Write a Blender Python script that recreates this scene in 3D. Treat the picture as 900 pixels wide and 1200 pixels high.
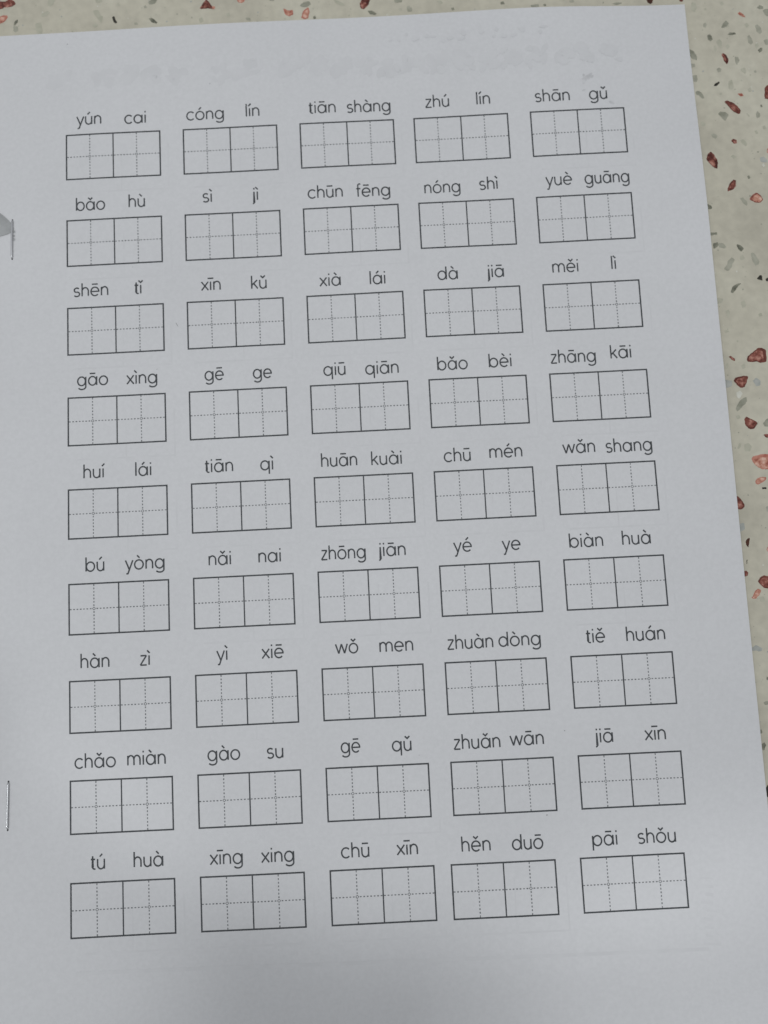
# A stapled pinyin exercise sheet lying on a speckled terrazzo tabletop, close-up.
import bpy, bmesh, math, random, unicodedata
from mathutils import Matrix, Vector

for o in list(bpy.data.objects):
    bpy.data.objects.remove(o, do_unlink=True)
scene = bpy.context.scene
COL = scene.collection
MM = 0.001

# ------------------------------------------------------------------ camera
# hand-held phone about 21 cm above the sheet, tipped six degrees
cam_data = bpy.data.cameras.new("camera")
cam = bpy.data.objects.new("camera", cam_data)
COL.objects.link(cam)
R = ((0.99875, 0.04993, 0.00019), (-0.04965, 0.99341, -0.10331), (-0.00535, 0.10317, 0.99465))
cam.matrix_world = Matrix.Translation((5.77 * MM, -25.176 * MM, (207.915 + 2.6) * MM)) @ Matrix(R).to_4x4()
cam_data.sensor_width = 36.0
cam_data.lens = 870.0 / 1200.0 * 36.0
cam_data.clip_start = 0.005
cam_data.clip_end = 50.0
cam_data.dof.use_dof = True
cam_data.dof.focus_distance = 0.203
cam_data.dof.aperture_fstop = 9.0
scene.camera = cam

# ------------------------------------------------------------------ light
world = bpy.data.worlds.new("World")
scene.world = world
world.use_nodes = True
nt = world.node_tree
bg = nt.nodes["Background"]
# a plain pale room: bright ceiling, dimmer walls, the left side a little brighter
tc = nt.nodes.new("ShaderNodeTexCoord")
sep = nt.nodes.new("ShaderNodeSeparateXYZ")
nt.links.new(tc.outputs["Generated"], sep.inputs[0])
ramp = nt.nodes.new("ShaderNodeMapRange")
ramp.inputs["From Min"].default_value = 0.0; ramp.inputs["From Max"].default_value = 1.0
ramp.inputs["To Min"].default_value = 0.42; ramp.inputs["To Max"].default_value = 1.29
nt.links.new(sep.outputs["Z"], ramp.inputs["Value"])
side = nt.nodes.new("ShaderNodeMath"); side.operation = 'MULTIPLY_ADD'
side.inputs[1].default_value = -0.30; side.inputs[2].default_value = 1.0
nt.links.new(sep.outputs["X"], side.inputs[0])
mul = nt.nodes.new("ShaderNodeMath"); mul.operation = 'MULTIPLY'
nt.links.new(ramp.outputs["Result"], mul.inputs[0]); nt.links.new(side.outputs[0], mul.inputs[1])
AMBIENT = 0.346
amb = nt.nodes.new("ShaderNodeMath"); amb.operation = 'MULTIPLY'; amb.inputs[1].default_value = AMBIENT
nt.links.new(mul.outputs[0], amb.inputs[0])
bg.inputs[0].default_value = (0.96, 1.0, 1.045, 1)
nt.links.new(amb.outputs[0], bg.inputs[1])
LAMP_HEIGHT = 1.1
FULL_LIGHT = 0.662
# position x, y, aim x, y, half angle, softness, share of the page's light
LAMPS = [  # added unseen spots; cone edges leave a darker patch low on the page
    (-0.5289, -0.5767, -0.0402, 0.0687, 0.2159, 1.0, 0.2401),
    (-0.3696, -0.1080, -0.1067, -0.1145, 0.0632, 1.0, 0.285),
    (0.1507, 0.0425, 0.1012, -0.1879, 0.1025, 1.0, 0.4117),
    (-0.0156, 0.1361, 0.0379, 0.0663, 0.1836, 0.30, 0.3023),
]
for (lx, ly, ax, ay, half, soft, share) in LAMPS:
    ld = bpy.data.lights.new("added_spot", 'SPOT')
    ld.spot_size = 2 * half
    ld.spot_blend = soft
    ld.shadow_soft_size = 0.010
    ld.color = (0.97, 1.0, 1.025)
    ld.energy = share * FULL_LIGHT * math.pi * 4 * math.pi * LAMP_HEIGHT ** 2
    lo = bpy.data.objects.new("added_spot", ld)
    lo.location = (lx, ly, LAMP_HEIGHT)
    lo.rotation_euler = (Vector((ax, ay, 0)) - Vector((lx, ly, LAMP_HEIGHT))).to_track_quat('-Z', 'Y').to_euler()
    COL.objects.link(lo)

scene.view_settings.view_transform = 'Standard'
scene.view_settings.look = 'None'
scene.view_settings.exposure = 0.0
scene.view_settings.gamma = 1.0
scene.render.engine = 'CYCLES'
scene.cycles.use_denoising = True
scene.cycles.max_bounces = 6

# ------------------------------------------------------------------ materials
def lin(c):
    c = c / 255.0
    return c / 12.92 if c <= 0.04045 else ((c + 0.055) / 1.055) ** 2.4

E_TABLE = (0.585, 0.60, 0.62)          # light falling on the scene, to turn photographed tones into albedo
def alb(r, g, b):
    return tuple(min(0.9, lin(v) / e) for v, e in zip((r, g, b), E_TABLE)) + (1.0,)

def material(name, col, rough=0.6, spec=0.3, metal=0.0):
    m = bpy.data.materials.new(name)
    m.use_nodes = True
    b = m.node_tree.nodes["Principled BSDF"]
    b.inputs["Base Color"].default_value = col
    b.inputs["Roughness"].default_value = rough
    b.inputs["Specular IOR Level"].default_value = spec
    b.inputs["Metallic"].default_value = metal
    return m

def noisy(name, stops, scale, detail=3.0, rough=0.6, spec=0.3, bump=0.0, bump_scale=None, second=None):
    """colour from an object-space noise through a ramp; optional second, finer noise multiplied in; optional bump"""
    m = material(name, stops[0][1], rough, spec)
    nt = m.node_tree; N = nt.nodes; L = nt.links
    b = N["Principled BSDF"]
    tc = N.new("ShaderNodeTexCoord")
    nz = N.new("ShaderNodeTexNoise"); nz.inputs["Scale"].default_value = scale; nz.inputs["Detail"].default_value = detail
    L.new(tc.outputs["Object"], nz.inputs["Vector"])
    cr = N.new("ShaderNodeValToRGB")
    el = cr.color_ramp.elements
    while len(el) < len(stops): el.new(0.5)
    for e, (p, c) in zip(el, stops):
        e.position = p; e.color = c
    L.new(nz.outputs["Fac"], cr.inputs["Fac"])
    out = cr.outputs["Color"]
    if second:
        s2, lo, hi = second
        n2 = N.new("ShaderNodeTexNoise"); n2.inputs["Scale"].default_value = s2; n2.inputs["Detail"].default_value = 2
        L.new(tc.outputs["Object"], n2.inputs["Vector"])
        r2 = N.new("ShaderNodeMapRange"); r2.inputs["From Min"].default_value = 0.3; r2.inputs["From Max"].default_value = 0.7
        r2.inputs["To Min"].default_value = lo; r2.inputs["To Max"].default_value = hi
        L.new(n2.outputs["Fac"], r2.inputs["Value"])
        mx = N.new("ShaderNodeMix"); mx.data_type = 'RGBA'; mx.blend_type = 'MULTIPLY'
        mx.inputs["Factor"].default_value = 1.0
        L.new(out, mx.inputs["A"]); L.new(r2.outputs["Result"], mx.inputs["B"])
        out = mx.outputs["Result"]
    L.new(out, b.inputs["Base Color"])
    if bump:
        nb = N.new("ShaderNodeTexNoise"); nb.inputs["Scale"].default_value = bump_scale; nb.inputs["Detail"].default_value = 2
        L.new(tc.outputs["Object"], nb.inputs["Vector"])
        bp = N.new("ShaderNodeBump"); bp.inputs["Strength"].default_value = bump; bp.inputs["Distance"].default_value = 0.0002
        L.new(nb.outputs["Fac"], bp.inputs["Height"]); L.new(bp.outputs["Normal"], b.inputs["Normal"])
    return m

def k(c, f): return (c[0] * f, c[1] * f, c[2] * f, 1.0)
PAPER = (0.775, 0.770, 0.775, 1)
M = {}
M['paper'] = noisy("white_paper", [(0.3, k(PAPER, 0.975)), (0.7, k(PAPER, 1.02))], 22.0, 4, 0.9, 0.12, 0.25, 1400.0, (900.0, 0.975, 1.02))
M['ghost'] = noisy("show_through", [(0.38, k(PAPER, 0.958)), (0.62, k(PAPER, 0.996))], 260.0, 3, 0.9, 0.1)
M['ghost_head'] = noisy("show_through_heading", [(0.36, k(PAPER, 0.948)), (0.64, k(PAPER, 0.985))], 200.0, 3, 0.9, 0.1)
M['hole'] = material("staple_hole_shade", (0.09, 0.09, 0.09, 1), 0.9, 0.1)  # flat dark disc, paints in the shade inside a staple hole
M['smudge'] = noisy("pencil_smudge", [(0.35, k(PAPER, 0.98)), (0.65, k(PAPER, 0.80))], 500.0, 3, 0.9, 0.1)
M['speck'] = material("grey_speck", k(PAPER, 0.6), 0.9, 0.1)
M['toner'] = noisy("black_toner", [(0.3, (0.060, 0.064, 0.068, 1)), (0.7, (0.100, 0.105, 0.110, 1))], 900.0, 2, 0.6, 0.2)
M['dash'] = noisy("thin_toner", [(0.3, (0.17, 0.175, 0.18, 1)), (0.7, (0.25, 0.255, 0.26, 1))], 900.0, 2, 0.6, 0.2)
M['shade_grey'] = noisy("shade_grey_paper", [(0.3, (0.43, 0.435, 0.43, 1)), (0.7, (0.55, 0.555, 0.55, 1))], 260.0, 4, 0.95, 0.1, 0.5, 1200.0)  # grey base colour stands in for shade in a paper fold
M['steel'] = material("staple_steel", (0.74, 0.74, 0.75, 1), 0.33, 0.5, 1.0)
T1, T2, T3 = alb(153, 150, 138), alb(165, 162, 149), alb(172, 170, 157)
M['terrazzo'] = noisy("terrazzo_cement", [(0.25, T1), (0.5, T2), (0.75, T3)], 45.0, 5, 0.34, 0.35, 0, None, (420.0, 0.93, 1.05))
M['gl'] = noisy("pale_grey_chip", [(0.3, alb(146, 146, 132)), (0.7, alb(160, 159, 146))], 500.0, 3, 0.34, 0.35)
M['g'] = noisy("grey_chip", [(0.3, alb(128, 128, 116)), (0.7, alb(148, 148, 136))], 500.0, 3, 0.34, 0.35)
M['gm'] = noisy("mid_grey_chip", [(0.3, alb(110, 111, 99)), (0.7, alb(140, 140, 128))], 450.0, 3, 0.34, 0.35)
M['gd'] = noisy("dark_grey_chip", [(0.3, alb(76, 78, 68)), (0.7, alb(128, 128, 115))], 600.0, 3, 0.34, 0.35)
M['bl'] = noisy("blue_grey_chip", [(0.3, alb(132, 136, 133)), (0.7, alb(152, 154, 150))], 500.0, 3, 0.34, 0.35)
M['k'] = noisy("black_chip", [(0.3, alb(26, 24, 20)), (0.7, alb(56, 54, 46))], 700.0, 3, 0.3, 0.4)
M['w'] = noisy("white_chip", [(0.3, alb(168, 168, 158)), (0.7, alb(182, 182, 174))], 500.0, 3, 0.3, 0.4)
M['rd'] = noisy("dark_red_chip", [(0.38, alb(58, 22, 17)), (0.55, alb(92, 48, 40)), (0.68, alb(146, 104, 94))], 750.0, 4, 0.3, 0.4)
M['rm'] = noisy("red_chip", [(0.36, alb(78, 38, 31)), (0.5, alb(118, 70, 60)), (0.68, alb(160, 118, 106))], 700.0, 4, 0.3, 0.4)
M['rp'] = noisy("pink_chip", [(0.36, alb(132, 80, 66)), (0.5, alb(164, 118, 102)), (0.66, alb(186, 156, 142))], 700.0, 4, 0.3, 0.4)
M['rb'] = noisy("brown_red_chip", [(0.3, alb(40, 22, 14)), (0.6, alb(66, 38, 26)), (0.75, alb(100, 66, 52))], 420.0, 4, 0.3, 0.4)
M['rim'] = noisy("red_chip_rim", [(0.3, alb(72, 34, 27)), (0.7, alb(108, 62, 52))], 420.0, 3, 0.3, 0.4)
M['rimp'] = noisy("pale_red_rim", [(0.3, alb(142, 84, 72)), (0.7, alb(168, 118, 104))], 420.0, 3, 0.3, 0.4)

# ------------------------------------------------------------------ measured data
CHIPS = [
    ('gl', [107.47,148.74,108.75,148.44,108.93,146.54,108.25,145.4,107.21,145.93]),
    ('g', [110.54,141.52,111.26,141.71,111.52,140.85,110.93,140.04,110.39,140.35]),
    ('gm', [115.77,139.83,116.42,141.2,117.52,142.22,118.28,141.1,117.63,140.2,116.63,139.78]),
    ('gd', [117.49,137.4,118.21,138.15,119.85,138.06,120.09,137.39,118.55,137.2]),
    ('gd', [111.29,137.5,112.03,137.92,112.69,137.19,112.8,136.01,112.1,135.49,111.42,136.09]),
    ('gl', [113.83,135.49,114.98,136.13,115.66,135.16,115.12,133.09,114.32,133.83]),
    ('gl', [112.95,133.91,113.49,134.2,113.78,132.7,113.28,132.03,112.92,132.74]),
    ('gm', [105.21,133.63,106.76,132.61,107.62,130.71,107.43,129.56,105.97,130.1,105.26,131.76]),
    ('g', [105.54,128.73,106.68,128.44,106.72,127.51,105.57,127.2]),
    ('g', [105.69,124.79,106.99,124.81,107.06,123.33,106.69,122.52,105.52,122.95]),
    ('gm', [106.06,119.47,107.03,119.74,107.94,118.91,108.56,117.27,107.98,117.07,107.01,118.18,106.19,118.54]),
    ('rp', [121.2,144.23,121.91,144.8,122.71,144.15,123.54,142.83,122.69,143.07,121.79,143.58]),
    ('gm', [127.23,145.78,128.19,146.67,129.27,146.14,129.19,145.35,128.05,145.27]),
    ('gm', [128.95,144.75,129.79,145.31,131.51,145.08,131.24,142.41,129.78,143.06]),
    ('g', [126.12,139.97,126.9,140.4,127.86,139.17,128.06,137.76,127.43,137.09,126.42,137.85]),
    ('g', [123.48,136.6,124.09,137.04,124.7,135.84,124.99,134.42,124.28,133.76,123.49,134.5]),
    ('g', [128.21,134.95,128.99,135.37,130.04,135.08,129.88,133.46,128.67,133.53]),
    ('gd', [126.17,131.94,126.98,132.69,127.7,132.51,127.28,131.41,126.52,131.08]),
    ('gl', [125.35,133.7,126.29,134.35,126.75,133.4,125.86,132.28]),
    ('rd', [115.0,131.01,115.49,131.54,116.42,130.93,117.02,129.5,116.71,128.13,116.25,127.83,115.58,128.98]),
    ('g', [118.94,130.1,120.01,130.04,120.33,128.86,119.32,127.39,118.99,128.47]),
    ('g', [113.1,126.47,113.87,126.89,114.56,126.39,114.3,125.48,113.42,125.3]),
    ('k', [111.71,121.01,112.08,121.68,113.44,122.43,113.7,121.96,112.65,120.96]),
    ('gl', [116.32,122.37,117.35,122.78,117.77,120.45,117.25,119.56,116.08,119.85]),
    ('gl', [120.27,126.09,121.6,126.48,122.04,125.3,121.61,124.4,120.6,125.14]),
    ('g', [124.27,125.18,124.83,125.52,125.19,124.9,124.55,124.47]),
    ('gl', [113.11,118.5,113.74,118.83,114.11,118.26,113.48,117.92]),
    ('rp', [118.62,118.2,119.92,118.27,120.47,117.32,119.39,117.24]),
    ('rm', [126.93,119.5,127.65,120.29,129.21,120.76,128.73,116.19,127.63,115.88,126.7,116.07]),
    ('rm', [114.39,115.81,115.29,116.18,116.85,115.45,118.23,114.23,119.08,112.82,118.85,111.78,118.1,111.64,116.58,112.72,115.46,114.38]),
    ('gm', [112.14,112.04,112.93,112.69,114.41,112.47,115.39,111.51,114.13,109.57,113.35,110.38]),
    ('gd', [125.09,114.19,125.58,114.3,125.76,113.6,125.22,113.36]),
    ('g', [123.53,111.44,124.05,112.32,124.81,111.37,124.56,110.24,123.6,110.07]),
    ('gl', [106.5,109.52,107.31,109.93,108.18,109.16,107.8,108.27,106.74,108.46]),
    ('g', [109.47,105.59,110.35,105.86,111.34,105.03,110.83,104.15,109.79,104.53]),
    ('rd', [115.22,103.24,115.93,103.88,116.94,103.38,116.93,102.34,115.97,102.21]),
    ('gl', [118.01,103.32,118.89,103.59,120.02,102.08,119.5,101.2,118.32,102.17]),
    ('rd', [107.23,97.79,107.96,99.56,108.86,100.14,109.72,99.24,110.6,97.39,110.33,94.57,109.32,95.07,108.17,96.39]),
    ('gl', [114.53,98.31,115.43,98.8,116.49,97.98,115.51,97.45]),
    ('bl', [123.17,97.4,124.48,97.78,125.43,96.6,125.12,95.72,123.45,96.03]),
    ('w', [123.57,95.13,124.19,95.77,124.61,94.85,124.05,94.38]),
    ('rp', [125.71,100.2,126.67,100.37,126.48,98.58,125.57,98.85]),
    ('gl', [116.13,148.04,116.82,148.47,117.39,147.59,116.68,146.97]),
    ('gl', [111.18,146.42,111.85,146.62,112.0,145.9,111.33,145.7]),
    ('gl', [122.8,140.62,123.71,141.04,124.39,140.06,123.54,139.41]),
    ('gl', [116.48,133.72,117.33,134.46,117.86,133.64,117.01,132.52]),
    ('gl', [121.77,119.55,122.67,119.96,123.11,118.79,122.21,118.38]),
    ('gl', [125.03,107.26,125.84,107.67,126.23,106.51,125.35,106.24]),
    ('gl', [122.55,106.03,123.21,106.22,123.61,105.06,122.86,104.88]),
    ('gl', [120.54,111.6,120.99,111.8,121.62,110.85,121.29,110.55]),
    ('rd', [112.69,88.2,113.48,89.83,114.74,90.97,115.48,90.73,115.3,88.93,114.44,87.9,112.6,87.33]),
    ('rr', [118.81,84.53,119.76,85.82,121.11,86.62,122.29,85.68,122.97,84.31,122.05,83.36,120.47,83.44]),
    ('g', [116.06,85.01,116.98,85.3,118.11,83.9,117.97,82.57,116.97,83.29]),
    ('gm', [118.91,91.9,119.56,92.06,119.86,91.17,119.19,90.87]),
    ('gd', [106.23,83.86,107.43,83.13,107.54,82.26,106.38,82.05]),
    ('gm', [106.0,74.77,108.23,74.92,108.34,74.12,105.93,73.98]),
    ('gd', [106.77,71.56,108.25,71.81,108.33,70.69,106.79,69.72]),
    ('g', [108.42,71.61,109.79,71.4,110.61,70.18,110.13,69.74,108.4,70.16]),
    ('gd', [113.65,70.87,114.76,70.62,115.77,69.44,114.86,68.51,114.0,69.34]),
    ('gl', [114.42,67.21,115.2,67.5,115.73,66.49,114.79,65.88,114.2,66.24]),
    ('g', [111.75,67.02,112.74,66.12,110.73,62.95,110.09,62.85,109.21,63.55]),
    ('g', [117.65,68.03,118.59,67.98,119.89,65.29,119.48,64.33,118.51,64.05,117.73,65.73]),
    ('k', [118.53,59.93,119.46,61.06,120.08,61.02,120.23,59.39,119.31,59.63]),
    ('k', [121.09,59.8,121.76,60.28,122.52,59.07,121.15,59.14]),
    ('gd', [110.52,56.31,111.11,57.91,112.64,58.8,113.9,58.87,112.53,57.64,111.11,55.95]),
    ('gl', [106.31,54.9,108.15,54.48,107.71,53.21,106.12,52.97]),
    ('gl', [108.39,50.59,109.39,51.18,109.79,50.19,108.92,48.3]),
    ('gl', [107.55,45.15,108.46,44.91,109.03,44.37,107.65,44.18]),
    ('gl', [117.95,49.32,118.8,49.72,119.14,48.74,118.17,48.47]),
    ('gl', [113.16,53.25,114.32,53.65,114.65,51.88,113.46,51.29]),
    ('rm', [108.0,36.99,108.64,37.21,109.79,36.26,109.72,35.56,108.95,35.92]),
    ('rm', [113.17,35.9,113.57,36.83,115.25,38.02,116.6,39.1,117.85,39.17,119.02,38.47,119.01,36.55,118.76,34.78,114.33,35.07,113.41,35.25]),
    ('rm', [108.72,29.77,109.56,30.8,113.17,31.0,112.47,28.94,111.73,27.71,110.48,27.59,109.64,28.45]),
    ('bl', [114.26,29.48,115.4,30.38,116.54,29.37,116.41,28.11,115.13,27.73]),
    ('bl', [106.1,30.22,108.35,29.79,108.2,28.21,106.47,27.67]),
    ('w', [109.12,26.27,110.41,26.83,111.05,25.85,109.85,24.34,109.29,24.87]),
    ('gm', [108.53,21.57,110.13,24.01,111.94,24.86,112.06,23.6,110.0,21.5,108.87,20.61]),
    ('gl', [108.31,19.39,109.39,19.64,109.72,18.69,108.65,18.43]),
    ('rm', [110.67,18.32,111.36,19.1,113.22,18.01,114.48,17.07,113.26,15.38,112.03,15.31,110.91,16.43]),
    ('gm', [115.87,16.81,117.43,18.29,118.72,17.6,118.55,16.04,116.38,15.84]),
    ('gl', [111.46,34.26,112.42,34.66,112.61,33.38,111.65,33.11]),
    ('gl', [106.84,34.63,107.64,35.22,107.61,33.63,106.91,33.48]),
    ('rd', [115.71,13.5,116.35,13.72,118.05,13.51,117.94,12.52,116.36,12.65]),
    ('rp', [111.58,6.62,112.02,7.35,113.52,7.64,115.26,7.93,117.93,7.67,117.78,3.83,116.02,3.43,114.32,3.52,112.95,4.45,112.08,5.48]),
    ('rp', [112.03,0.18,112.72,1.0,113.85,1.32,115.19,1.25,115.25,0.63,114.19,-0.18,112.66,-0.84,112.09,-0.44]),
    ('k', [113.79,-1.64,115.01,-1.65,115.0,-2.24,113.79,-2.18]),
    ('rm', [106.03,-3.7,106.86,-3.99,107.61,-5.01,108.33,-6.27,108.26,-7.0,107.34,-7.68,106.01,-7.62]),
    ('gl', [109.93,10.93,111.2,11.36,112.08,10.32,111.44,8.86,109.98,8.94]),
    ('gl', [107.88,10.04,108.5,11.38,109.13,11.47,108.88,10.24,108.09,9.66]),
    ('g', [114.31,-7.3,115.45,-6.87,115.54,-8.34,114.4,-8.77]),
    ('kb', [107.52,-17.01,107.89,-16.32,108.84,-15.75,108.54,-17.38,108.2,-18.56,107.73,-18.0]),
    ('k', [107.32,-22.05,107.64,-21.98,107.39,-23.12,107.21,-23.2]),
    ('rm', [106.12,-25.21,107.02,-25.04,107.48,-25.72,107.09,-26.58,105.97,-26.75]),
    ('rp', [113.26,-19.38,113.75,-18.52,114.96,-18.8,114.8,-20.35,113.5,-20.06]),
    ('rm', [109.87,-28.26,110.56,-27.19,111.72,-26.59,113.89,-26.92,113.53,-30.42,111.36,-30.09,110.57,-29.17]),
    ('rp', [108.05,-32.33,108.86,-30.84,109.67,-30.22,110.64,-30.71,109.83,-32.2,108.66,-32.8]),
    ('bl', [106.36,-11.7,107.71,-11.55,107.75,-13.33,106.34,-14.15]),
    ('gl', [109.78,-32.64,111.12,-32.48,111.42,-33.81,110.09,-33.96]),
    ('rp', [107.64,-32.57,108.46,-32.09,109.37,-32.4,109.0,-32.95,108.11,-33.01]),
    ('bl', [106.22,-46.58,107.59,-45.79,109.3,-46.73,108.96,-47.58,106.4,-47.35]),
    ('gd', [109.55,-54.85,110.29,-54.63,110.47,-55.4,109.58,-55.51]),
    ('gd', [106.39,-72.69,107.2,-72.24,107.63,-73.0,106.97,-74.45,106.24,-74.17]),
    ('gd', [106.16,-68.96,106.79,-68.74,106.94,-69.74,106.16,-69.95]),
    ('k', [106.29,-84.51,107.05,-83.56,108.03,-83.85,107.67,-87.26,106.37,-86.71]),
    ('gm', [108.04,-61.56,109.11,-61.11,109.79,-61.9,108.47,-62.33]),
    ('rm', [-105.98,160.64,-103.05,160.25,-101.59,161.2,-100.13,160.33,-99.61,159.27,-101.22,158.41,-103.05,158.51,-103.77,157.91,-105.96,158.03]),
    ('rp', [-105.95,154.72,-103.62,155.78,-102.31,155.71,-102.09,154.91,-103.39,153.4,-105.94,152.36]),
    ('gd', [-100.33,152.22,-99.97,153.61,-98.95,154.19,-99.02,153.17,-99.97,152.2]),
    ('g', [-100.33,152.06,-99.02,151.83,-98.8,150.41,-99.75,149.91,-100.33,150.49]),
    ('gl', [-93.56,152.48,-91.74,152.77,-91.53,148.45,-92.84,148.52,-93.56,150.52]),
    ('gl', [-92.1,155.15,-89.91,156.61,-89.03,155.78,-90.28,154.66,-91.37,154.56]),
    ('gl', [-89.53,160.54,-87.34,160.42,-88.08,158.49,-89.17,157.75,-89.9,158.74]),
    ('gl', [-76.05,155.86,-74.23,156.0,-73.52,154.15,-72.79,153.71,-73.18,151.38,-74.48,153.02]),
    ('gl', [-76.24,150.91,-75.0,151.87,-74.28,150.65,-75.38,150.08]),
    ('gl', [-75.29,159.77,-73.1,159.65,-73.47,158.48,-74.93,158.4]),
    ('k', [-70.03,153.41,-69.37,153.69,-68.45,151.51,-68.96,151.15,-69.68,151.82]),
    ('gl', [-68.74,157.59,-68.0,158.19,-67.43,157.21,-68.31,156.78]),
    ('g', [-63.29,151.16,-62.41,151.26,-62.13,150.46,-63.15,150.36]),
    ('gd', [-58.83,152.33,-57.88,152.51,-56.09,150.84,-56.46,150.47,-57.91,150.94]),
    ('gm', [-58.88,157.69,-57.77,158.82,-55.95,158.72,-56.7,157.18,-58.53,156.88]),
    ('g', [-60.29,156.35,-59.7,156.79,-59.28,155.98,-60.01,155.7]),
    ('rd', [-43.12,154.63,-42.13,156.39,-41.0,157.83,-39.94,156.51,-38.9,154.4]),
    ('gl', [-43.49,151.34,-42.46,151.91,-41.91,150.47,-43.02,149.9]),
    ('rp', [-31.67,157.4,-28.97,157.25,-29.37,156.25,-30.26,155.9,-31.19,156.19]),
    ('rp', [-39.24,155.44,-38.3,155.15,-38.46,154.37,-39.19,154.26]),
    ('gl', [-34.94,152.61,-33.98,153.03,-33.72,151.91,-34.61,151.49]),
    ('g', [-29.17,150.96,-27.71,150.88,-27.53,149.85,-28.83,150.15]),
    ('rp', [-17.43,153.47,-16.01,152.61,-14.55,152.76,-14.38,151.34,-15.72,150.62,-17.0,151.48]),
    ('gm', [-12.31,154.22,-11.18,155.1,-9.35,155.4,-8.88,154.35,-10.15,153.47,-11.82,153.56]),
    ('rp', [-12.1,150.03,-11.29,152.35,-9.79,153.45,-9.34,151.85,-9.93,149.68,-11.03,149.43]),
    ('gd', [-8.46,150.07,-7.72,150.5,-7.47,149.55,-8.21,149.27]),
    ('g', [-21.91,156.87,-20.02,156.77,-20.26,155.99,-21.5,156.14]),
    ('gl', [-2.05,155.55,-0.25,154.9,1.87,153.45,0.4,153.29,-1.37,154.41]),
    ('rd', [6.03,153.77,7.21,155.53,9.39,155.41,8.78,153.23,7.25,151.74,6.32,152.18]),
    ('gd', [8.32,151.29,9.77,151.21,11.17,150.11,10.43,149.68,8.99,150.07]),
    ('gm', [16.72,154.77,19.19,154.64,18.98,153.47,16.8,153.43]),
    ('g', [20.35,151.81,21.33,152.39,21.55,150.96,20.64,150.38]),
    ('gl', [17.93,151.47,18.89,151.58,18.92,150.79,18.11,150.68]),
    ('gl', [29.54,153.29,30.86,153.45,31.67,152.46,30.43,152.37]),
    ('gd', [33.98,150.76,34.78,150.87,34.95,150.08,34.15,149.97]),
    ('gd', [49.18,151.83,50.07,152.17,50.51,151.12,49.27,151.03]),
    ('gm', [58.32,150.39,60.88,150.56,60.8,149.46,58.64,149.74]),
    ('gd', [62.18,150.49,62.99,150.68,63.15,149.81,62.35,149.85]),
    ('gm', [83.2,149.59,85.19,149.87,86.48,149.64,84.75,148.95]),
    ('g', [20.55,151.41,21.88,151.73,22.09,150.3,20.63,150.23]),
    ('g', [70.16,151.16,71.5,151.56,71.8,150.76,70.55,150.51]),
    ('rb', [93.76,150.54,95.99,150.42,95.56,149.06,94.89,148.75,94.11,149.34]),
    ('rm', [103.76,150.0,105.23,149.92,104.83,149.04,104.06,149.08]),
]
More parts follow.
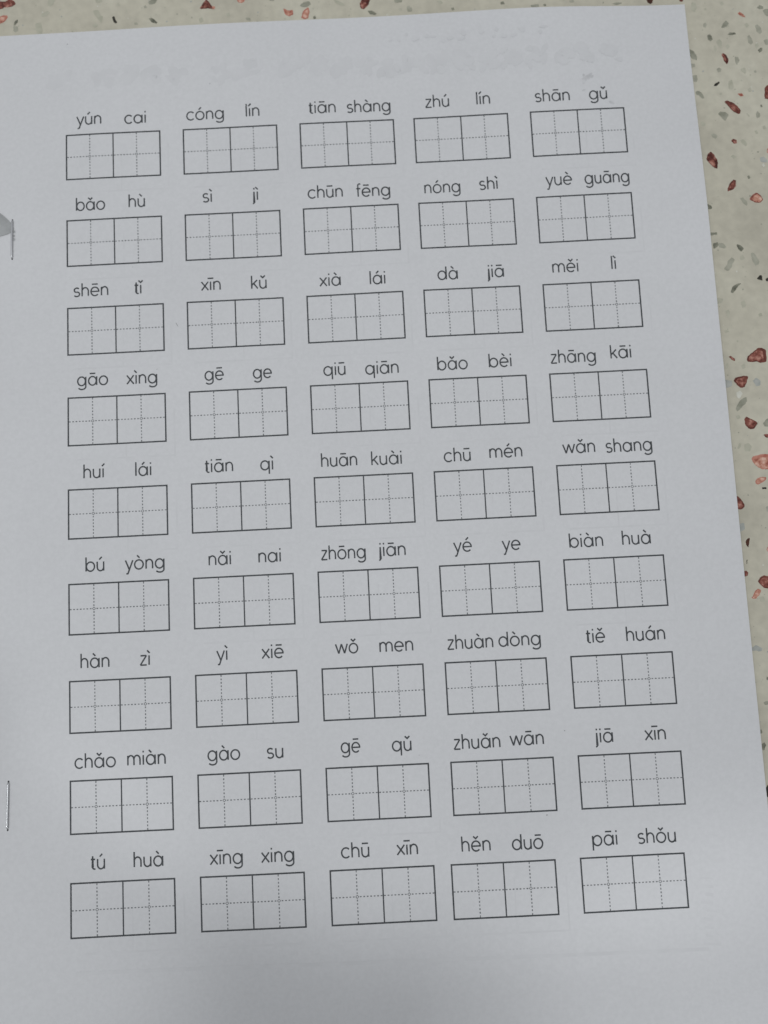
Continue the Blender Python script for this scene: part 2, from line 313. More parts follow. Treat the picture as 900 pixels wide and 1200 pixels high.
WORDS = {
    (0, 0): [('yún', 0.484, 0.611, 0.217), ('cai', 1.477, 0.544, 0.190)],
    (0, 1): [('cóng', 0.475, 0.848, 0.201), ('lín', 1.497, 0.397, 0.218)],
    (0, 2): [('tiān', 0.483, 0.640, 0.217), ('shàng', 1.487, 0.939, 0.196)],
    (0, 3): [('zhú', 0.514, 0.579, 0.228), ('lín', 1.505, 0.396, 0.234)],
    (0, 4): [('shān', 0.494, 0.771, 0.215), ('gǔ', 1.476, 0.398, 0.215)],
    (1, 0): [('bǎo', 0.503, 0.627, 0.202), ('hù', 1.485, 0.368, 0.220)],
    (1, 1): [('sì', 0.481, 0.277, 0.256), ('jì', 1.495, 0.181, 0.247)],
    (1, 2): [('chūn', 0.474, 0.795, 0.219), ('fēng', 1.487, 0.746, 0.198)],
    (1, 3): [('nóng', 0.515, 0.770, 0.203), ('shì', 1.503, 0.451, 0.227)],
    (1, 4): [('yuè', 0.493, 0.569, 0.240), ('guāng', 1.514, 0.954, 0.232)],
    (2, 0): [('shēn', 0.490, 0.781, 0.237), ('tǐ', 1.494, 0.203, 0.234)],
    (2, 1): [('xīn', 0.500, 0.506, 0.230), ('kǔ', 1.507, 0.375, 0.215)],
    (2, 2): [('xià', 0.494, 0.523, 0.193), ('lái', 1.489, 0.404, 0.178)],
    (2, 3): [('dà', 0.514, 0.434, 0.201), ('jiā', 1.515, 0.410, 0.205)],
    (2, 4): [('měi', 0.490, 0.594, 0.240), ('lì', 1.510, 0.162, 0.253)],
    (3, 0): [('gāo', 0.505, 0.647, 0.238), ('xìng', 1.523, 0.659, 0.222)],
    (3, 1): [('gē', 0.521, 0.405, 0.217), ('ge', 1.519, 0.399, 0.208)],
    (3, 2): [('qiū', 0.504, 0.522, 0.192), ('qiān', 1.486, 0.745, 0.172)],
    (3, 3): [('bǎo', 0.500, 0.639, 0.182), ('bèi', 1.486, 0.516, 0.191)],
    (3, 4): [('zhāng', 0.507, 0.949, 0.214), ('kāi', 1.497, 0.492, 0.256)],
    (4, 0): [('huí', 0.525, 0.494, 0.216), ('lái', 1.524, 0.400, 0.213)],
    (4, 1): [('tiān', 0.564, 0.609, 0.211), ('qì', 1.551, 0.319, 0.202)],
    (4, 2): [('huān', 0.519, 0.742, 0.204), ('kuài', 1.485, 0.689, 0.191)],
    (4, 3): [('chū', 0.485, 0.585, 0.182), ('mén', 1.477, 0.706, 0.214)],
    (4, 4): [('wǎn', 0.476, 0.702, 0.233), ('shang', 1.503, 0.952, 0.212)],
    (5, 0): [('bú', 0.525, 0.407, 0.234), ('yòng', 1.528, 0.842, 0.230)],
    (5, 1): [('nǎi', 0.534, 0.515, 0.235), ('nai', 1.540, 0.521, 0.242)],
    (5, 2): [('zhōng', 0.520, 0.910, 0.231), ('jiān', 1.501, 0.600, 0.245)],
    (5, 3): [('yé', 0.484, 0.383, 0.259), ('ye', 1.463, 0.383, 0.245)],
    (5, 4): [('biàn', 0.474, 0.746, 0.229), ('huà', 1.487, 0.624, 0.232)],
    (6, 0): [('hàn', 0.509, 0.611, 0.240), ('zì', 1.508, 0.277, 0.241)],
    (6, 1): [('yì', 0.534, 0.283, 0.261), ('xiē', 1.535, 0.497, 0.251)],
    (6, 2): [('wǒ', 0.505, 0.469, 0.273), ('men', 1.492, 0.700, 0.263)],
    (6, 3): [('zhuàn', 0.517, 0.925, 0.247), ('dòng', 1.501, 0.846, 0.254)],
    (6, 4): [('tiě', 0.509, 0.424, 0.243), ('huán', 1.506, 0.826, 0.239)],
    (7, 0): [('chǎo', 0.491, 0.837, 0.226), ('miàn', 1.501, 0.848, 0.237)],
    (7, 1): [('gào', 0.515, 0.647, 0.250), ('su', 1.519, 0.368, 0.239)],
    (7, 2): [('gē', 0.495, 0.390, 0.270), ('qǔ', 1.499, 0.390, 0.254)],
    (7, 3): [('zhuǎn', 0.528, 0.929, 0.231), ('wān', 1.509, 0.701, 0.249)],
    (7, 4): [('jiā', 0.526, 0.404, 0.224), ('xīn', 1.529, 0.504, 0.226)],
    (8, 0): [('tú', 0.517, 0.297, 0.235), ('huà', 1.502, 0.605, 0.235)],
    (8, 1): [('xīng', 0.505, 0.737, 0.211), ('xing', 1.501, 0.725, 0.205)],
    (8, 2): [('chū', 0.496, 0.588, 0.213), ('xīn', 1.504, 0.500, 0.217)],
    (8, 3): [('hěn', 0.496, 0.598, 0.222), ('duō', 1.494, 0.614, 0.211)],
    (8, 4): [('pāi', 0.494, 0.520, 0.207), ('shǒu', 1.504, 0.776, 0.206)],
}

# ------------------------------------------------------------------ helpers
class Sheet:
    """collects flat ribbons and polygons (mm) and links them as ONE mesh object"""
    def __init__(self): self.v = []; self.f = []; self.m = []
    def poly(self, pts, mi=0):
        n = len(self.v); self.v += [tuple(p) for p in pts]; self.f.append(tuple(range(n, n + len(pts)))); self.m.append(mi)
    def ribbon(self, pts, w, zf, lift, closed=False):
        if not closed:                         # a sharp turn is two strokes, as a pen makes it
            for i in range(1, len(pts) - 1):
                (ax, ay), (bx, by), (cx, cy) = pts[i - 1], pts[i], pts[i + 1]
                if (bx - ax) * (cx - bx) + (by - ay) * (cy - by) < -0.1 * math.hypot(bx - ax, by - ay) * math.hypot(cx - bx, cy - by):
                    self.ribbon(pts[:i + 1], w, zf, lift); self.ribbon(pts[i:], w, zf, lift + 0.0004); return
        fine = []                              # long strokes follow the page in short steps
        m = len(pts)
        for i in range(m if closed else m - 1):
            a, b = pts[i], pts[(i + 1) % m]
            q = max(1, int(math.hypot(b[0] - a[0], b[1] - a[1]) / 2.5))
            fine += [(a[0] + (b[0] - a[0]) * t / q, a[1] + (b[1] - a[1]) * t / q) for t in range(q)]
        if not closed: fine.append(pts[-1])
        pts = fine
        h = w / 2; n = len(pts); L = []; Rr = []
        for i in range(n):
            if closed: a, b, c = pts[i - 1], pts[i], pts[(i + 1) % n]
            else: a, b, c = pts[max(i - 1, 0)], pts[i], pts[min(i + 1, n - 1)]
            def nrm(p, q):
                dx, dy = q[0] - p[0], q[1] - p[1]; l = math.hypot(dx, dy) or 1e-9
                return (-dy / l, dx / l)
            if (not closed) and i == 0: nx, ny = nrm(b, c)
            elif (not closed) and i == n - 1: nx, ny = nrm(a, b)
            else:
                n1, n2 = nrm(a, b), nrm(b, c)
                sx, sy = n1[0] + n2[0], n1[1] + n2[1]; l2 = (sx * sx + sy * sy) or 1e-9
                kk = min(2.0 / l2, 1.6)
                nx, ny = sx * kk, sy * kk
            for S, sg in ((L, 1), (Rr, -1)):
                px, py = b[0] + sg * nx * h, b[1] + sg * ny * h
                S.append((px, py, zf(px, py) + lift))
        base = len(self.v); self.v += L + Rr
        for i in range(n if closed else n - 1):
            j = (i + 1) % n
            self.f.append((base + n + i, base + n + j, base + j, base + i)); self.m.append(0)
    def build(self, name, mats, parent=None):
        me = bpy.data.meshes.new(name)
        me.from_pydata([(x * MM, y * MM, z * MM) for x, y, z in self.v], [], self.f)
        for mt in mats: me.materials.append(mt)
        me.polygons.foreach_set("material_index", self.m)
        me.update()
        o = bpy.data.objects.new(name, me); COL.objects.link(o); o.parent = parent
        return o

def sstep(a, b, x):
    t = min(1.0, max(0.0, (x - a) / (b - a))); return t * t * (3 - 2 * t)

# ------------------------------------------------------------------ tabletop (the setting)
CELL = 13.9
TX0, TX1, TY0, TY1, TH = -330.0, 330.0, -360.0, 360.0, 30.0
def build_tabletop():
    rnd = random.Random(7)
    s = Sheet()
    kinds = ['terrazzo', 'gl', 'g', 'gm', 'gd', 'bl', 'k', 'w', 'rd', 'rm', 'rp', 'rb', 'rim', 'rimp']
    ix = {kk: i for i, kk in enumerate(kinds)}
    e = 3.0
    s.poly([(TX0 + e, TY0 + e, 0), (TX1 - e, TY0 + e, 0), (TX1 - e, TY1 - e, 0), (TX0 + e, TY1 - e, 0)])
    inner = [(TX0 + e, TY0 + e), (TX1 - e, TY0 + e), (TX1 - e, TY1 - e), (TX0 + e, TY1 - e)]
    outer = [(TX0, TY0), (TX1, TY0), (TX1, TY1), (TX0, TY1)]
    for i in range(4):
        j = (i + 1) % 4
        s.poly([outer[i] + (-e,), outer[j] + (-e,), inner[j] + (0,), inner[i] + (0,)])
        s.poly([outer[i] + (-TH,), outer[j] + (-TH,), outer[j] + (-e,), outer[i] + (-e,)])
    s.poly([(x, y, -TH) for x, y in reversed(outer)])
    count = [0]
    def rough_outline(pts, amp):
        out = []
        n = len(pts)
        for i in range(n):
            a, b = pts[i], pts[(i + 1) % n]
            out.append(a)
            l = math.hypot(b[0] - a[0], b[1] - a[1])
            for t in (0.33, 0.67):
                out.append((a[0] + (b[0] - a[0]) * t + rnd.uniform(-amp, amp) * l, a[1] + (b[1] - a[1]) * t + rnd.uniform(-amp, amp) * l))
        return out
    def soften(pts):
        n = len(pts); out = []
        for i in range(n):
            a, b, c = pts[i - 1], pts[i], pts[(i + 1) % n]
            out.append((b[0] * .88 + a[0] * .12, b[1] * .88 + a[1] * .12)); out.append((b[0] * .88 + c[0] * .12, b[1] * .88 + c[1] * .12))
        return out
    def chip(kind, pts):
        ar = sum(pts[i - 1][0] * pts[i][1] - pts[i][0] * pts[i - 1][1] for i in range(len(pts)))
        if ar < 0: pts = pts[::-1]
        pts = rough_outline(soften(pts), 0.07)
        z = 0.02 + 0.00012 * count[0]; count[0] += 1
        cx = sum(p[0] for p in pts) / len(pts); cy = sum(p[1] for p in pts) / len(pts)
        size = max(max(p[0] for p in pts) - min(p[0] for p in pts), max(p[1] for p in pts) - min(p[1] for p in pts))
        if kind in ('rd', 'rm', 'rp', 'rr') and size > 1.6:
            rim = {'rd': 'rd', 'rm': 'rim', 'rp': 'rimp', 'rr': 'rm'}[kind]
            core = {'rd': 'rm', 'rm': 'rm', 'rp': 'rp', 'rr': 'rp'}[kind]
            s.poly([(x, y, z) for x, y in pts], ix[rim])
            f = {'rd': 0.5, 'rm': 0.74, 'rp': 0.72, 'rr': 0.76}[kind]
            ox, oy = rnd.uniform(-.12, .12) * size, (rnd.uniform(-.16, .02)) * size
            if kind != 'rd': ox *= .4; oy *= .4
            s.poly([(cx + ox + (x - cx) * f, cy + oy + (y - cy) * f, z + 0.004) for x, y in pts], ix[core])
        elif kind == 'kb': s.poly([(x, y, z) for x, y in pts], ix['rb'])
        else: s.poly([(x, y, z) for x, y in pts], ix['rm' if kind == 'rr' else kind])
    for kind, a in CHIPS:
        chip(kind, [(a[i], a[i + 1]) for i in range(0, len(a), 2)])
    # the rest of the slab, outside what was measured
    def measured(x, y):
        return (-106 < x < 134 and y > 141 and y < 164) or (104 < x < 134 and y > -150 and y < 164)
    pool = ['gl'] * 9 + ['g'] * 9 + ['gm'] * 5 + ['gd'] * 5 + ['bl'] * 2 + ['k'] * 2 + ['rd'] * 3 + ['rm'] * 4 + ['rp'] * 3 + ['w']
    for _ in range(3000):
        x, y = rnd.uniform(TX0 + 8, TX1 - 8), rnd.uniform(TY0 + 8, TY1 - 8)
        if measured(x, y) or (-95 < x < 95 and -140 < y < 138): continue
        kind = rnd.choice(pool)
        r = (rnd.uniform(1.6, 4.2) if kind[0] == 'r' else rnd.uniform(0.7, 2.5)) * 0.8
        n = rnd.randint(5, 7); st = rnd.uniform(1.0, 2.1); an = rnd.uniform(0, math.pi); pts = []
        for i in range(n):
            t = 2 * math.pi * (i + rnd.uniform(-.25, .25)) / n; rr = r * rnd.uniform(.65, 1.1)
            u, v = rr * math.cos(t) * st ** .5, rr * math.sin(t) / st ** .5
            pts.append((x + u * math.cos(an) - v * math.sin(an), y + u * math.sin(an) + v * math.cos(an)))
        chip(kind, pts)
    # fine grit in the cement
    for _ in range(5200):
        x, y = rnd.uniform(-125, 150), rnd.uniform(-160, 185)
        if -95 < x < 95 and -140 < y < 138: continue
        r = rnd.uniform(0.10, 0.34); n = 5; a0 = rnd.uniform(0, 6)
        s.poly([(x + r * rnd.uniform(.6, 1.2) * math.cos(a0 + i * 1.2566), y + r * rnd.uniform(.6, 1.2) * math.sin(a0 + i * 1.2566), 0.012 + 0.000001 * _) for i in range(n)],
               ix[rnd.choice(['gl', 'gl', 'gl', 'gl', 'g', 'w', 'bl'])])
    o = s.build("tabletop", [M[kk] for kk in kinds])
    o["kind"] = "structure"
    o["label"] = "cream terrazzo tabletop speckled with red and grey stone chips"
    o["category"] = "tabletop"
    return o
build_tabletop()

# ------------------------------------------------------------------ the worksheet
PX0, PX1, PY0, PY1 = -105.0, 105.1, -149.5, 147.6
Z0 = 2.6
def page_z(x, y):
    """height of the top page: almost flat, lifted a little by the leaves below it, the far corners sagging to the table"""
    z = Z0 + 0.16 * math.sin(x * 0.045 + 1.0) * math.sin(y * 0.035) - 0.10 * math.sin(x * 0.09 + y * 0.05)
    u = x / 105.0 + y / 147.6
    z -= 2.15 * sstep(1.52, 2.0, u)
    z -= 0.9 * sstep(1.45, 2.0, -x / 105.0 + y / 147.6)
    z -= 0.5 * sstep(136, 148, y) * sstep(-105, -40, -abs(x + 20))
    return z

def leaf(name, frac, dx, dy, rot, parent, step=3.5):
    """one leaf of paper, 0.1 mm thick, at a fraction of the top page's height"""
    nx = int(210 / step); ny = int(297 / step)
    cs, sn = math.cos(rot), math.sin(rot)
    v = []; f = []
    def P(i, j, low):
        x = PX0 + (PX1 - PX0) * i / nx; y = PY0 + (PY1 - PY0) * j / ny
        z = page_z(x, y) * frac + 0.02
        return (((x - PX1) * cs - (y - PY1) * sn + PX1 + dx) * MM, ((x - PX1) * sn + (y - PY1) * cs + PY1 + dy) * MM, (z - (0.1 if low else 0)) * MM)
    W1 = nx + 1
    for low in (0, 1):
        for j in range(ny + 1):
            for i in range(nx + 1): v.append(P(i, j, low))
    n1 = W1 * (ny + 1)
    for j in range(ny):
        for i in range(nx):
            a = j * W1 + i
            f.append((a, a + 1, a + W1 + 1, a + W1)); f.append((n1 + a + W1, n1 + a + W1 + 1, n1 + a + 1, n1 + a))
    ring = [i for i in range(nx)] + [j * W1 + nx for j in range(ny)] + [ny * W1 + i for i in range(nx, 0, -1)] + [j * W1 for j in range(ny, 0, -1)]
    for q in range(len(ring)):
        a, b = ring[q], ring[(q + 1) % len(ring)]
        q0 = len(v); v += [v[a], v[n1 + a], v[n1 + b], v[b]]
        f.append((q0, q0 + 1, q0 + 2, q0 + 3))
    me = bpy.data.meshes.new(name); me.from_pydata(v, [], f); me.materials.append(M['paper'])
    me.polygons.foreach_set("use_smooth", [True] * (2 * nx * ny) + [False] * len(ring)); me.update()
    o = bpy.data.objects.new(name, me); COL.objects.link(o); o.parent = parent
    return o

sheet = bpy.data.objects.new("worksheet", None); COL.objects.link(sheet)
sheet.empty_display_size = 0.02
sheet["label"] = "white stapled paper worksheet printed with pinyin words over empty writing boxes, lying on terrazzo"
sheet["category"] = "worksheet"
page = leaf("top_page", 1.0, 0, 0, 0, sheet)
page["label"] = "printed top page with rows of pinyin and writing boxes"
for i, (fr, dx, dy, rt) in enumerate([(0.78, -0.25, 0.10, 0.0022), (0.52, -0.5, -0.3, 0.0008), (0.27, -0.4, -0.2, -0.0006)]):
    lf = leaf("under_page", fr, dx, dy, rt, sheet, 7.0)

# ---- printing: writing grids
COLX = [-5.98, -3.475, -0.97, 1.475, 3.97]
def box_origin(r, c):
    return (COLX[c] + (-0.105 if r == 8 and c > 2 else 0.0), 8.18 - 1.9175 * r)

def writing_grid(r, c):
    rnd = random.Random(r * 7 + c)
    bx, by = box_origin(r, c)
    x0, x1, y1, y0 = bx * CELL, (bx + 2) * CELL, by * CELL, (by - 1) * CELL
    zf = page_z
    s = Sheet(); ml = 0.05
    s.ribbon([(x0, y0), (x1, y0), (x1, y1), (x0, y1)], 0.42, zf, ml, True)
    xm = (x0 + x1) / 2
    s.ribbon([(xm, y0), (xm, y1)], 0.36, zf, ml + 0.002)
    ym = (y0 + y1) / 2
    nf = len(s.f)
    pit = CELL / 15.0
    for q in range(2):
        cx = x0 + CELL * (q + 0.5)
        for t in range(15):                       # dashes either side of a small open gap at the crossing
            if t == 7: continue
            dl = pit * 0.50 / 2
            w = 0.29 * rnd.uniform(.85, 1.1)
            px = x0 + CELL * q + pit * (t + .5)
            py = y0 + pit * (t + .5)
            s.ribbon([(px - dl, ym), (px + dl, ym)], w, zf, ml + 0.004)
            s.ribbon([(cx, py - dl), (cx, py + dl)], w, zf, ml + 0.006)
        for (ax, ay, bx_, by_) in ((-.42, 0, 0, .42), (0, .42, .42, 0), (.42, 0, 0, -.42), (0, -.42, -.42, 0)):
            s.ribbon([(cx + ax, ym + ay), (cx + bx_, ym + by_)], 0.16, zf, ml + 0.008)
    for i in range(nf, len(s.m)): s.m[i] = 1
    return s.build("writing_grid", [M['toner'], M['dash']], page)

# ---- printing: a plain round single-storey letterform drawn as strokes (units: cells)
XH, AS, DS = 0.184, 0.282, -0.088
SW = 0.029
def arc(cx, cy, rx, ry, a0, a1, n=14):
    return [(cx + rx * math.cos(math.radians(a0 + (a1 - a0) * i / n)), cy + ry * math.sin(math.radians(a0 + (a1 - a0) * i / n))) for i in range(n + 1)]
def bowl(cx, w=0.070): return arc(cx, XH / 2, w, XH / 2, 0, 360, 26)[:-1] + ['closed']
def arch(x, w=0.112): return [(x, XH * .50)] + arc(x + w / 2, XH * .58, w / 2, XH * .42, 180, 0, 12) + [(x + w, 0)]
GLYPH = {   # ink width, left/right gap, strokes
    'a': (0.146, .024, .028, [bowl(.070), [(.146, XH), (.146, 0)]]),
    'b': (0.146, .028, .022, [bowl(.076), [(0, AS), (0, 0)]]),
    'c': (0.128, .022, .018, [arc(.072, XH / 2, .072, XH / 2, 42, 318, 20)]),
    'd': (0.146, .024, .028, [bowl(.070), [(.146, AS), (.146, 0)]]),
    'e': (0.142, .022, .020, [[(.004, XH * .50), (.141, XH * .50)] + arc(.071, XH / 2, .071, XH / 2, 4, 318, 24)]),
    'f': (0.075, .014, .010, [[(.080, AS - .004)] + arc(.066, AS - .036, .036, .036, 90, 180, 7) + [(.030, 0)], [(0, XH - .006), (.075, XH - .006)]]),
    'g': (0.146, .024, .028, [bowl(.070), [(.146, XH), (.146, -.02)] + arc(.076, -.022, .070, .060, 0, -150, 12)]),
    'h': (0.112, .028, .026, [[(0, AS), (0, 0)], arch(0)]),
    'i': (0.000, .030, .030, [[(0, XH), (0, 0)]]),
    'j': (0.030, .020, .030, [[(.030, XH), (.030, -.052)] + arc(-.002, -.052, .032, .030, 0, -80, 6)]),
    'k': (0.108, .028, .012, [[(0, AS), (0, 0)], [(.098, XH), (.002, XH * .42)], [(.034, XH * .62), (.108, 0)]]),
    'l': (0.000, .030, .030, [[(0, AS), (0, 0)]]),
    'm': (0.206, .028, .026, [[(0, XH), (0, 0)], arch(0, .103), arch(.103, .103)]),
    'n': (0.112, .028, .026, [[(0, XH), (0, 0)], arch(0)]),
    'o': (0.148, .022, .022, [bowl(.074, .074)]),
    'p': (0.146, .028, .022, [bowl(.076), [(0, XH), (0, DS)]]),
    'q': (0.146, .024, .028, [bowl(.070), [(.146, XH), (.146, DS)]]),
    's': (0.104, .018, .018, [arc(.054, XH * .745, .046, XH * .255, 35, 250, 12) + arc(.052, XH * .262, .052, XH * .262, 75, -145, 14)]),
    't': (0.072, .012, .014, [[(.030, AS - .04), (.030, .034)] + arc(.062, .034, .032, .034, 180, 270, 6) + [(.076, .001)], [(0, XH - .004), (.072, XH - .004)]]),
    'u': (0.112, .026, .028, [[(0, XH)] + arc(.056, XH * .42, .056, XH * .42, 180, 360, 12) + [(.112, XH * .5)], [(.112, XH), (.112, 0)]]),
    'w': (0.206, .010, .010, [[(0, XH), (.052, 0), (.103, XH), (.154, 0), (.206, XH)]]),
    'x': (0.122, .012, .012, [[(0, XH), (.122, 0)], [(.122, XH), (0, 0)]]),
    'y': (0.126, .010, .010, [[(0, XH), (.063, .002)], [(.126, XH), (.040, DS + .004), (.012, DS + .002)]]),
    'z': (0.104, .016, .016, [[(.004, XH), (.104, XH), (0, 0), (.108, 0)]]),
}
MARK = {'\u0304': [[(-.052, .250), (.052, .250)]], '\u0301': [[(-.020, .226), (.024, .278)]],
        '\u030c': [[(-.040, .274), (0, .230), (.040, .274)]], '\u0300': [[(-.032, .278), (.012, .226)]]}
def letters(word):
    out = []
    for ch in unicodedata.normalize('NFD', word):
        if unicodedata.combining(ch): out[-1][1] = ch
        else: out.append([ch, None])
    return out

def syllable(s, word, cx, width, by, zf, lift):
    """set one syllable, centred on cx (cells) with ink width `width`, baseline `by`"""
    pen = 0.0; strokes = []
    ls = letters(word)
    for i, (ch, mk) in enumerate(ls):
        w, lb, rb, st = GLYPH[ch]
        pen += lb if i else 0
        for q in st:
            closed = q[-1] == 'closed'
            strokes.append(([(p[0] + pen, p[1]) for p in (q[:-1] if closed else q)], closed, True))
        mid = pen + (w / 2 if ch not in 'ad' else w * .5)
        if ch in 'ij' and not mk:
            x = pen + w
            strokes.append(([(x, XH + .050), (x, XH + .082)], False, False))
        if mk:
            for q in MARK[mk]: strokes.append(([(p[0] + mid, p[1] + (.006 if ch in 'i' else 0)) for p in q], False, False))
        pen += w + rb
    pen -= GLYPH[ls[-1][0]][2]
    xs = [p[0] for q in strokes for p in q[0]]
    lo, hi = min(xs) - SW / 2, max(xs) + SW / 2
    sc = min(1.16, max(0.86, width / (hi - lo)))
    for n, (q, closed, _) in enumerate(strokes):
        pts = [((cx + (p[0] - (lo + hi) / 2) * sc) * CELL, (by + SW / 2 + p[1]) * CELL) for p in q]
        s.ribbon(pts, SW * CELL, zf, lift + 0.0015 * (n + 1), closed)

for r in range(9):
    for c in range(5):
        writing_grid(r, c)
        bx, by = box_origin(r, c)
        s = Sheet()
        for n, (word, cx, width, base) in enumerate(WORDS[(r, c)]):
            syllable(s, word, bx + cx, width, by + base, page_z, 0.05 + 0.02 * n)
        o = s.build("pinyin_word", [M['toner']], page)
        o["label"] = "printed pinyin " + " ".join(w[0] for w in WORDS[(r, c)])

# ---- print on the back showing faintly through, smudges and specks
def blob(s, x, y, rx, ry, a, mi, lift, rnd, n=14):
    pts = []
    for i in range(n):
        t = 2 * math.pi * i / n; q = rnd.uniform(.7, 1.15)
        u, v = rx * q * math.cos(t), ry * q * math.sin(t)
        px, py = x + u * math.cos(a) - v * math.sin(a), y + u * math.sin(a) + v * math.cos(a)
        pts.append((px, py, page_z(px, py) + lift))
    s.poly(pts, mi)

def show_through():
    rnd = random.Random(3)
    s = Sheet(); n = 0
    x = -88.0
    while x < 84:                                # heading of the back: a line of characters, soft and broken
        y = 131.5 + rnd.uniform(-.4, .4)
        for q in range(9):
            blob(s, x + rnd.uniform(0, 5.2), y + rnd.uniform(-2.6, 2.6), rnd.uniform(1.1, 2.5), rnd.uniform(.7, 1.7), rnd.uniform(0, 3.1), 0, 0.020 + 0.0003 * n, rnd, 9); n += 1
        x += 7.4 + (6 if rnd.random() < .15 else 0)
    x = 14.0
    while x < 62:
        y = 139.8 + rnd.uniform(-.4, .4)
        for q in range(2):
            blob(s, x + rnd.uniform(0, 4), y + rnd.uniform(-1.6, 1.6), rnd.uniform(.5, 1.5), rnd.uniform(.3, .8), rnd.choice([0, 1.57, .3]), 0, 0.020 + 0.0003 * n, rnd, 9); n += 1
        x += 5.0
    s.build("show_through_heading", [M['ghost_head']], page)
    for r in range(9):                           # boxes of the back, offset from those on the front
        for c in range(5):
            bx, by = box_origin(r, c)
            x0, y1 = (bx + 0.17 + rnd.uniform(-.03, .03)) * CELL, (by - 0.30) * CELL
            if rnd.random() < .3: continue
            s = Sheet()
            s.ribbon([(x0, y1 - CELL), (x0 + 2 * CELL, y1 - CELL), (x0 + 2 * CELL, y1)], 0.5, page_z, 0.026)
            s.ribbon([(x0 + CELL, y1 - CELL), (x0 + CELL, y1)], 0.4, page_z, 0.028)
            s.build("show_through_box", [M['ghost']], page)
    s = Sheet()
    s.ribbon([(-82, -122.4), (-20, -123.0), (30, -123.6), (86, -124.2)], 0.9, page_z, 0.035)
    s.build("show_through_line", [M['ghost']], page)
    s = Sheet()
    for q in range(9):
        s.ribbon([(85.5 + rnd.uniform(-1.2, 1.2), -106 - q * 2.1), (88.5 + rnd.uniform(-1, 1), -106.4 - q * 2.1)], rnd.uniform(.4, .9), page_z, 0.036 + .0004 * q)
    s.build("show_through_writing", [M['ghost']], page)
show_through()

def smudges():
    rnd = random.Random(5)
    s = Sheet()
    for q in range(8):                           # rubbed pencil above the last word of the first row
        blob(s, 73.0 + rnd.uniform(-1.3, 1.5), 123.4 + rnd.uniform(-1.4, 1.4), rnd.uniform(.5, 1.3), rnd.uniform(.2, .5), rnd.uniform(.6, 1.3), 0, 0.04 + .001 * q, rnd)
    blob(s, 76.0, 117.6, 1.0, 0.4, 0.2, 0, 0.052, rnd); blob(s, 79.5, 115.6, .9, 0.35, -0.6, 0, 0.053, rnd); blob(s, 71.6, 119.9, 0.6, 0.25, 0.4, 0, 0.054, rnd)
    s.build("pencil_smudge", [M['smudge']], page)
    for x, y, a, b, t in ((-82.96, 143.59, .24, .2, 0), (45.57, -87.86, .3, .2, .2), (-51.5, 54.0, .12, .8, .5), (52.0, -66.0, .2, .18, 0), (-64.0, 72.0, .12, .12, 0),
                          (12, -70.5, .14, .1, 0), (-40.0, 128.0, .2, .12, 1), (60, 139.5, .2, .15, 0), (-75, 118, .3, .1, -.6), (-57.5, 41.0, .2, .1, .3)):
        s = Sheet(); blob(s, x, y, a, b, t, 0, 0.045, rnd); s.build("dark_speck", [M['speck']], page)
smudges()

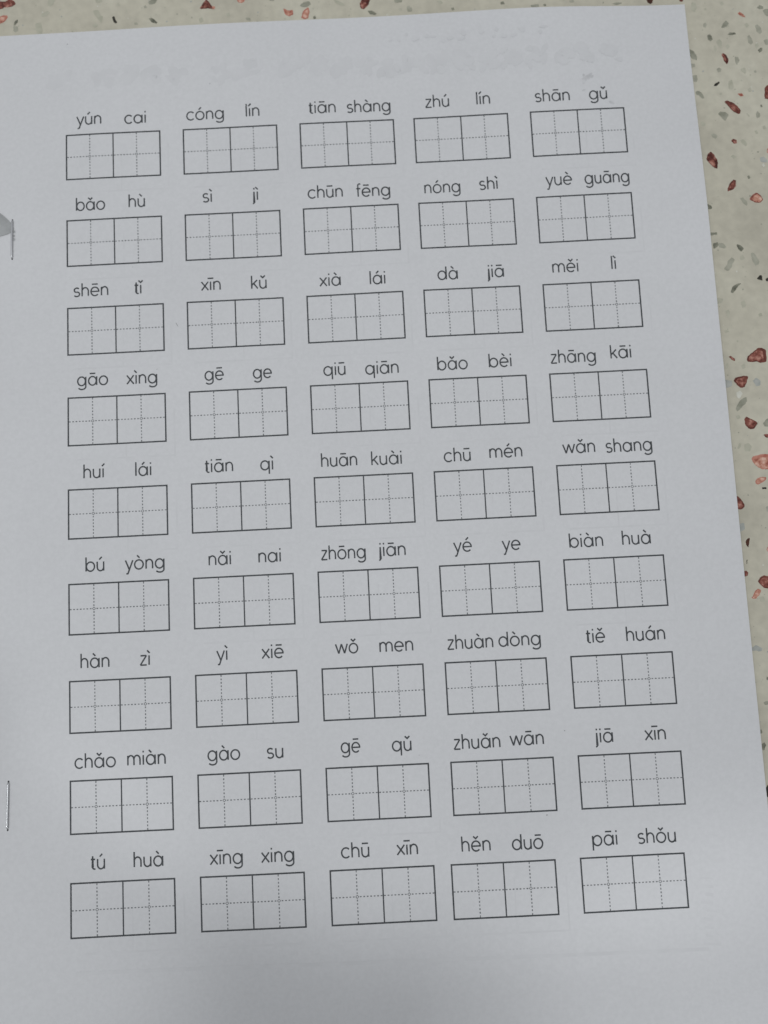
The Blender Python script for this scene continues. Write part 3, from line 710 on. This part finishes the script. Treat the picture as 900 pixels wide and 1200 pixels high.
# ---- staples
def staple(x0, y0, x1, y1, label):
    """a wire bridge: crown on the page, rounded shoulders, legs going down through the leaves"""
    za, zb = page_z(x0, y0), page_z(x1, y1)
    r = 0.28
    path = []
    L = math.hypot(x1 - x0, y1 - y0); ux, uy = (x1 - x0) / L, (y1 - y0) / L
    br = 0.6
    path.append((0.0, -2.0)); path.append((0.0, 0.0))
    for i in range(1, 7):
        t = math.pi / 2 * i / 6
        path.append((br - br * math.cos(t), br * 0.6 * math.sin(t)))
    path.append((L / 2, br * 0.6 + 0.03))
    for i in range(0, 7):
        t = math.pi / 2 * (1 - i / 6)
        path.append((L - br + br * math.cos(t), br * 0.6 * math.sin(t)))
    path.append((L, -2.0))
    s = Sheet(); n = 10
    rings = []
    for i, (d, h) in enumerate(path):
        a = path[max(i - 1, 0)]; b = path[min(i + 1, len(path) - 1)]
        tx, tz = b[0] - a[0], b[1] - a[1]; tl = math.hypot(tx, tz); tx /= tl; tz /= tl
        nx, nz = -tz, tx
        zp = za + (zb - za) * d / L
        ring = []
        for q in range(n):
            t = 2 * math.pi * q / n
            ca, sb = r * 0.8 * math.cos(t), r * math.sin(t)
            ring.append((x0 + ux * (d + nx * ca) - uy * sb, y0 + uy * (d + nx * ca) + ux * sb, max(0.05, zp + h + nz * ca)))
        rings.append(len(s.v)); s.v += ring
    for i in range(len(path) - 1):
        for q in range(n):
            a, b = rings[i], rings[i + 1]
            s.f.append((a + q, a + (q + 1) % n, b + (q + 1) % n, b + q)); s.m.append(0)
    for (hx, hy, sg) in ((x0, y0, -1), (x1, y1, 1)):
        h = Sheet(); rr = random.Random(int(abs(hy)))
        blob(h, hx + ux * sg * .28, hy + uy * sg * .28, .27, .42, 0.1, 0, 0.03, rr)
        h.build("staple_hole", [M['hole']], page)
    o = s.build("staple", [M['steel']], sheet)
    for p in o.data.polygons: p.use_smooth = True
    o["label"] = label
    return o
staple(-99.24, 87.9, -99.28, 76.6, "upper steel staple beside an added flap, its grey painted as shade")
staple(-99.95, -72.5, -100.12, -84.4, "lower bare steel staple")

# ---- added flap by the upper staple, grey painted as a fold's shade, and frays
def shade_flap():
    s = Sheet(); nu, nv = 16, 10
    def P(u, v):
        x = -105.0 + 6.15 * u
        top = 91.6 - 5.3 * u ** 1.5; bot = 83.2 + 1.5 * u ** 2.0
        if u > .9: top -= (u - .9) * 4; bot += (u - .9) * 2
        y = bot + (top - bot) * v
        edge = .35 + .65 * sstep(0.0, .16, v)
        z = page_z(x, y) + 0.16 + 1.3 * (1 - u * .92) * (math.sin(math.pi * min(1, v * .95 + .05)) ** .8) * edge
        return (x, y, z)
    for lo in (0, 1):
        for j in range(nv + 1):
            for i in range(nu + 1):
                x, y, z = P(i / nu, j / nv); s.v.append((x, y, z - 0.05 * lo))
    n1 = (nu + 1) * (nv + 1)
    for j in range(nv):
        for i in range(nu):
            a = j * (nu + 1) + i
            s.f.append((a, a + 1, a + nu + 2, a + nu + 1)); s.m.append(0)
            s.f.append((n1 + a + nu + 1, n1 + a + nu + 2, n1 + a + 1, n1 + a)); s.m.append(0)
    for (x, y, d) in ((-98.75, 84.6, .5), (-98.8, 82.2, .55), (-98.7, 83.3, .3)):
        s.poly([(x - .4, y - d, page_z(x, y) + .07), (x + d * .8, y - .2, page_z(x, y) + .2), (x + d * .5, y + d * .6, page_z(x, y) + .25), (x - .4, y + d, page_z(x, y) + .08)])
    o = s.build("shade_flap", [M['shade_grey']], sheet)
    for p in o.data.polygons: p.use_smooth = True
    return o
shade_flap()
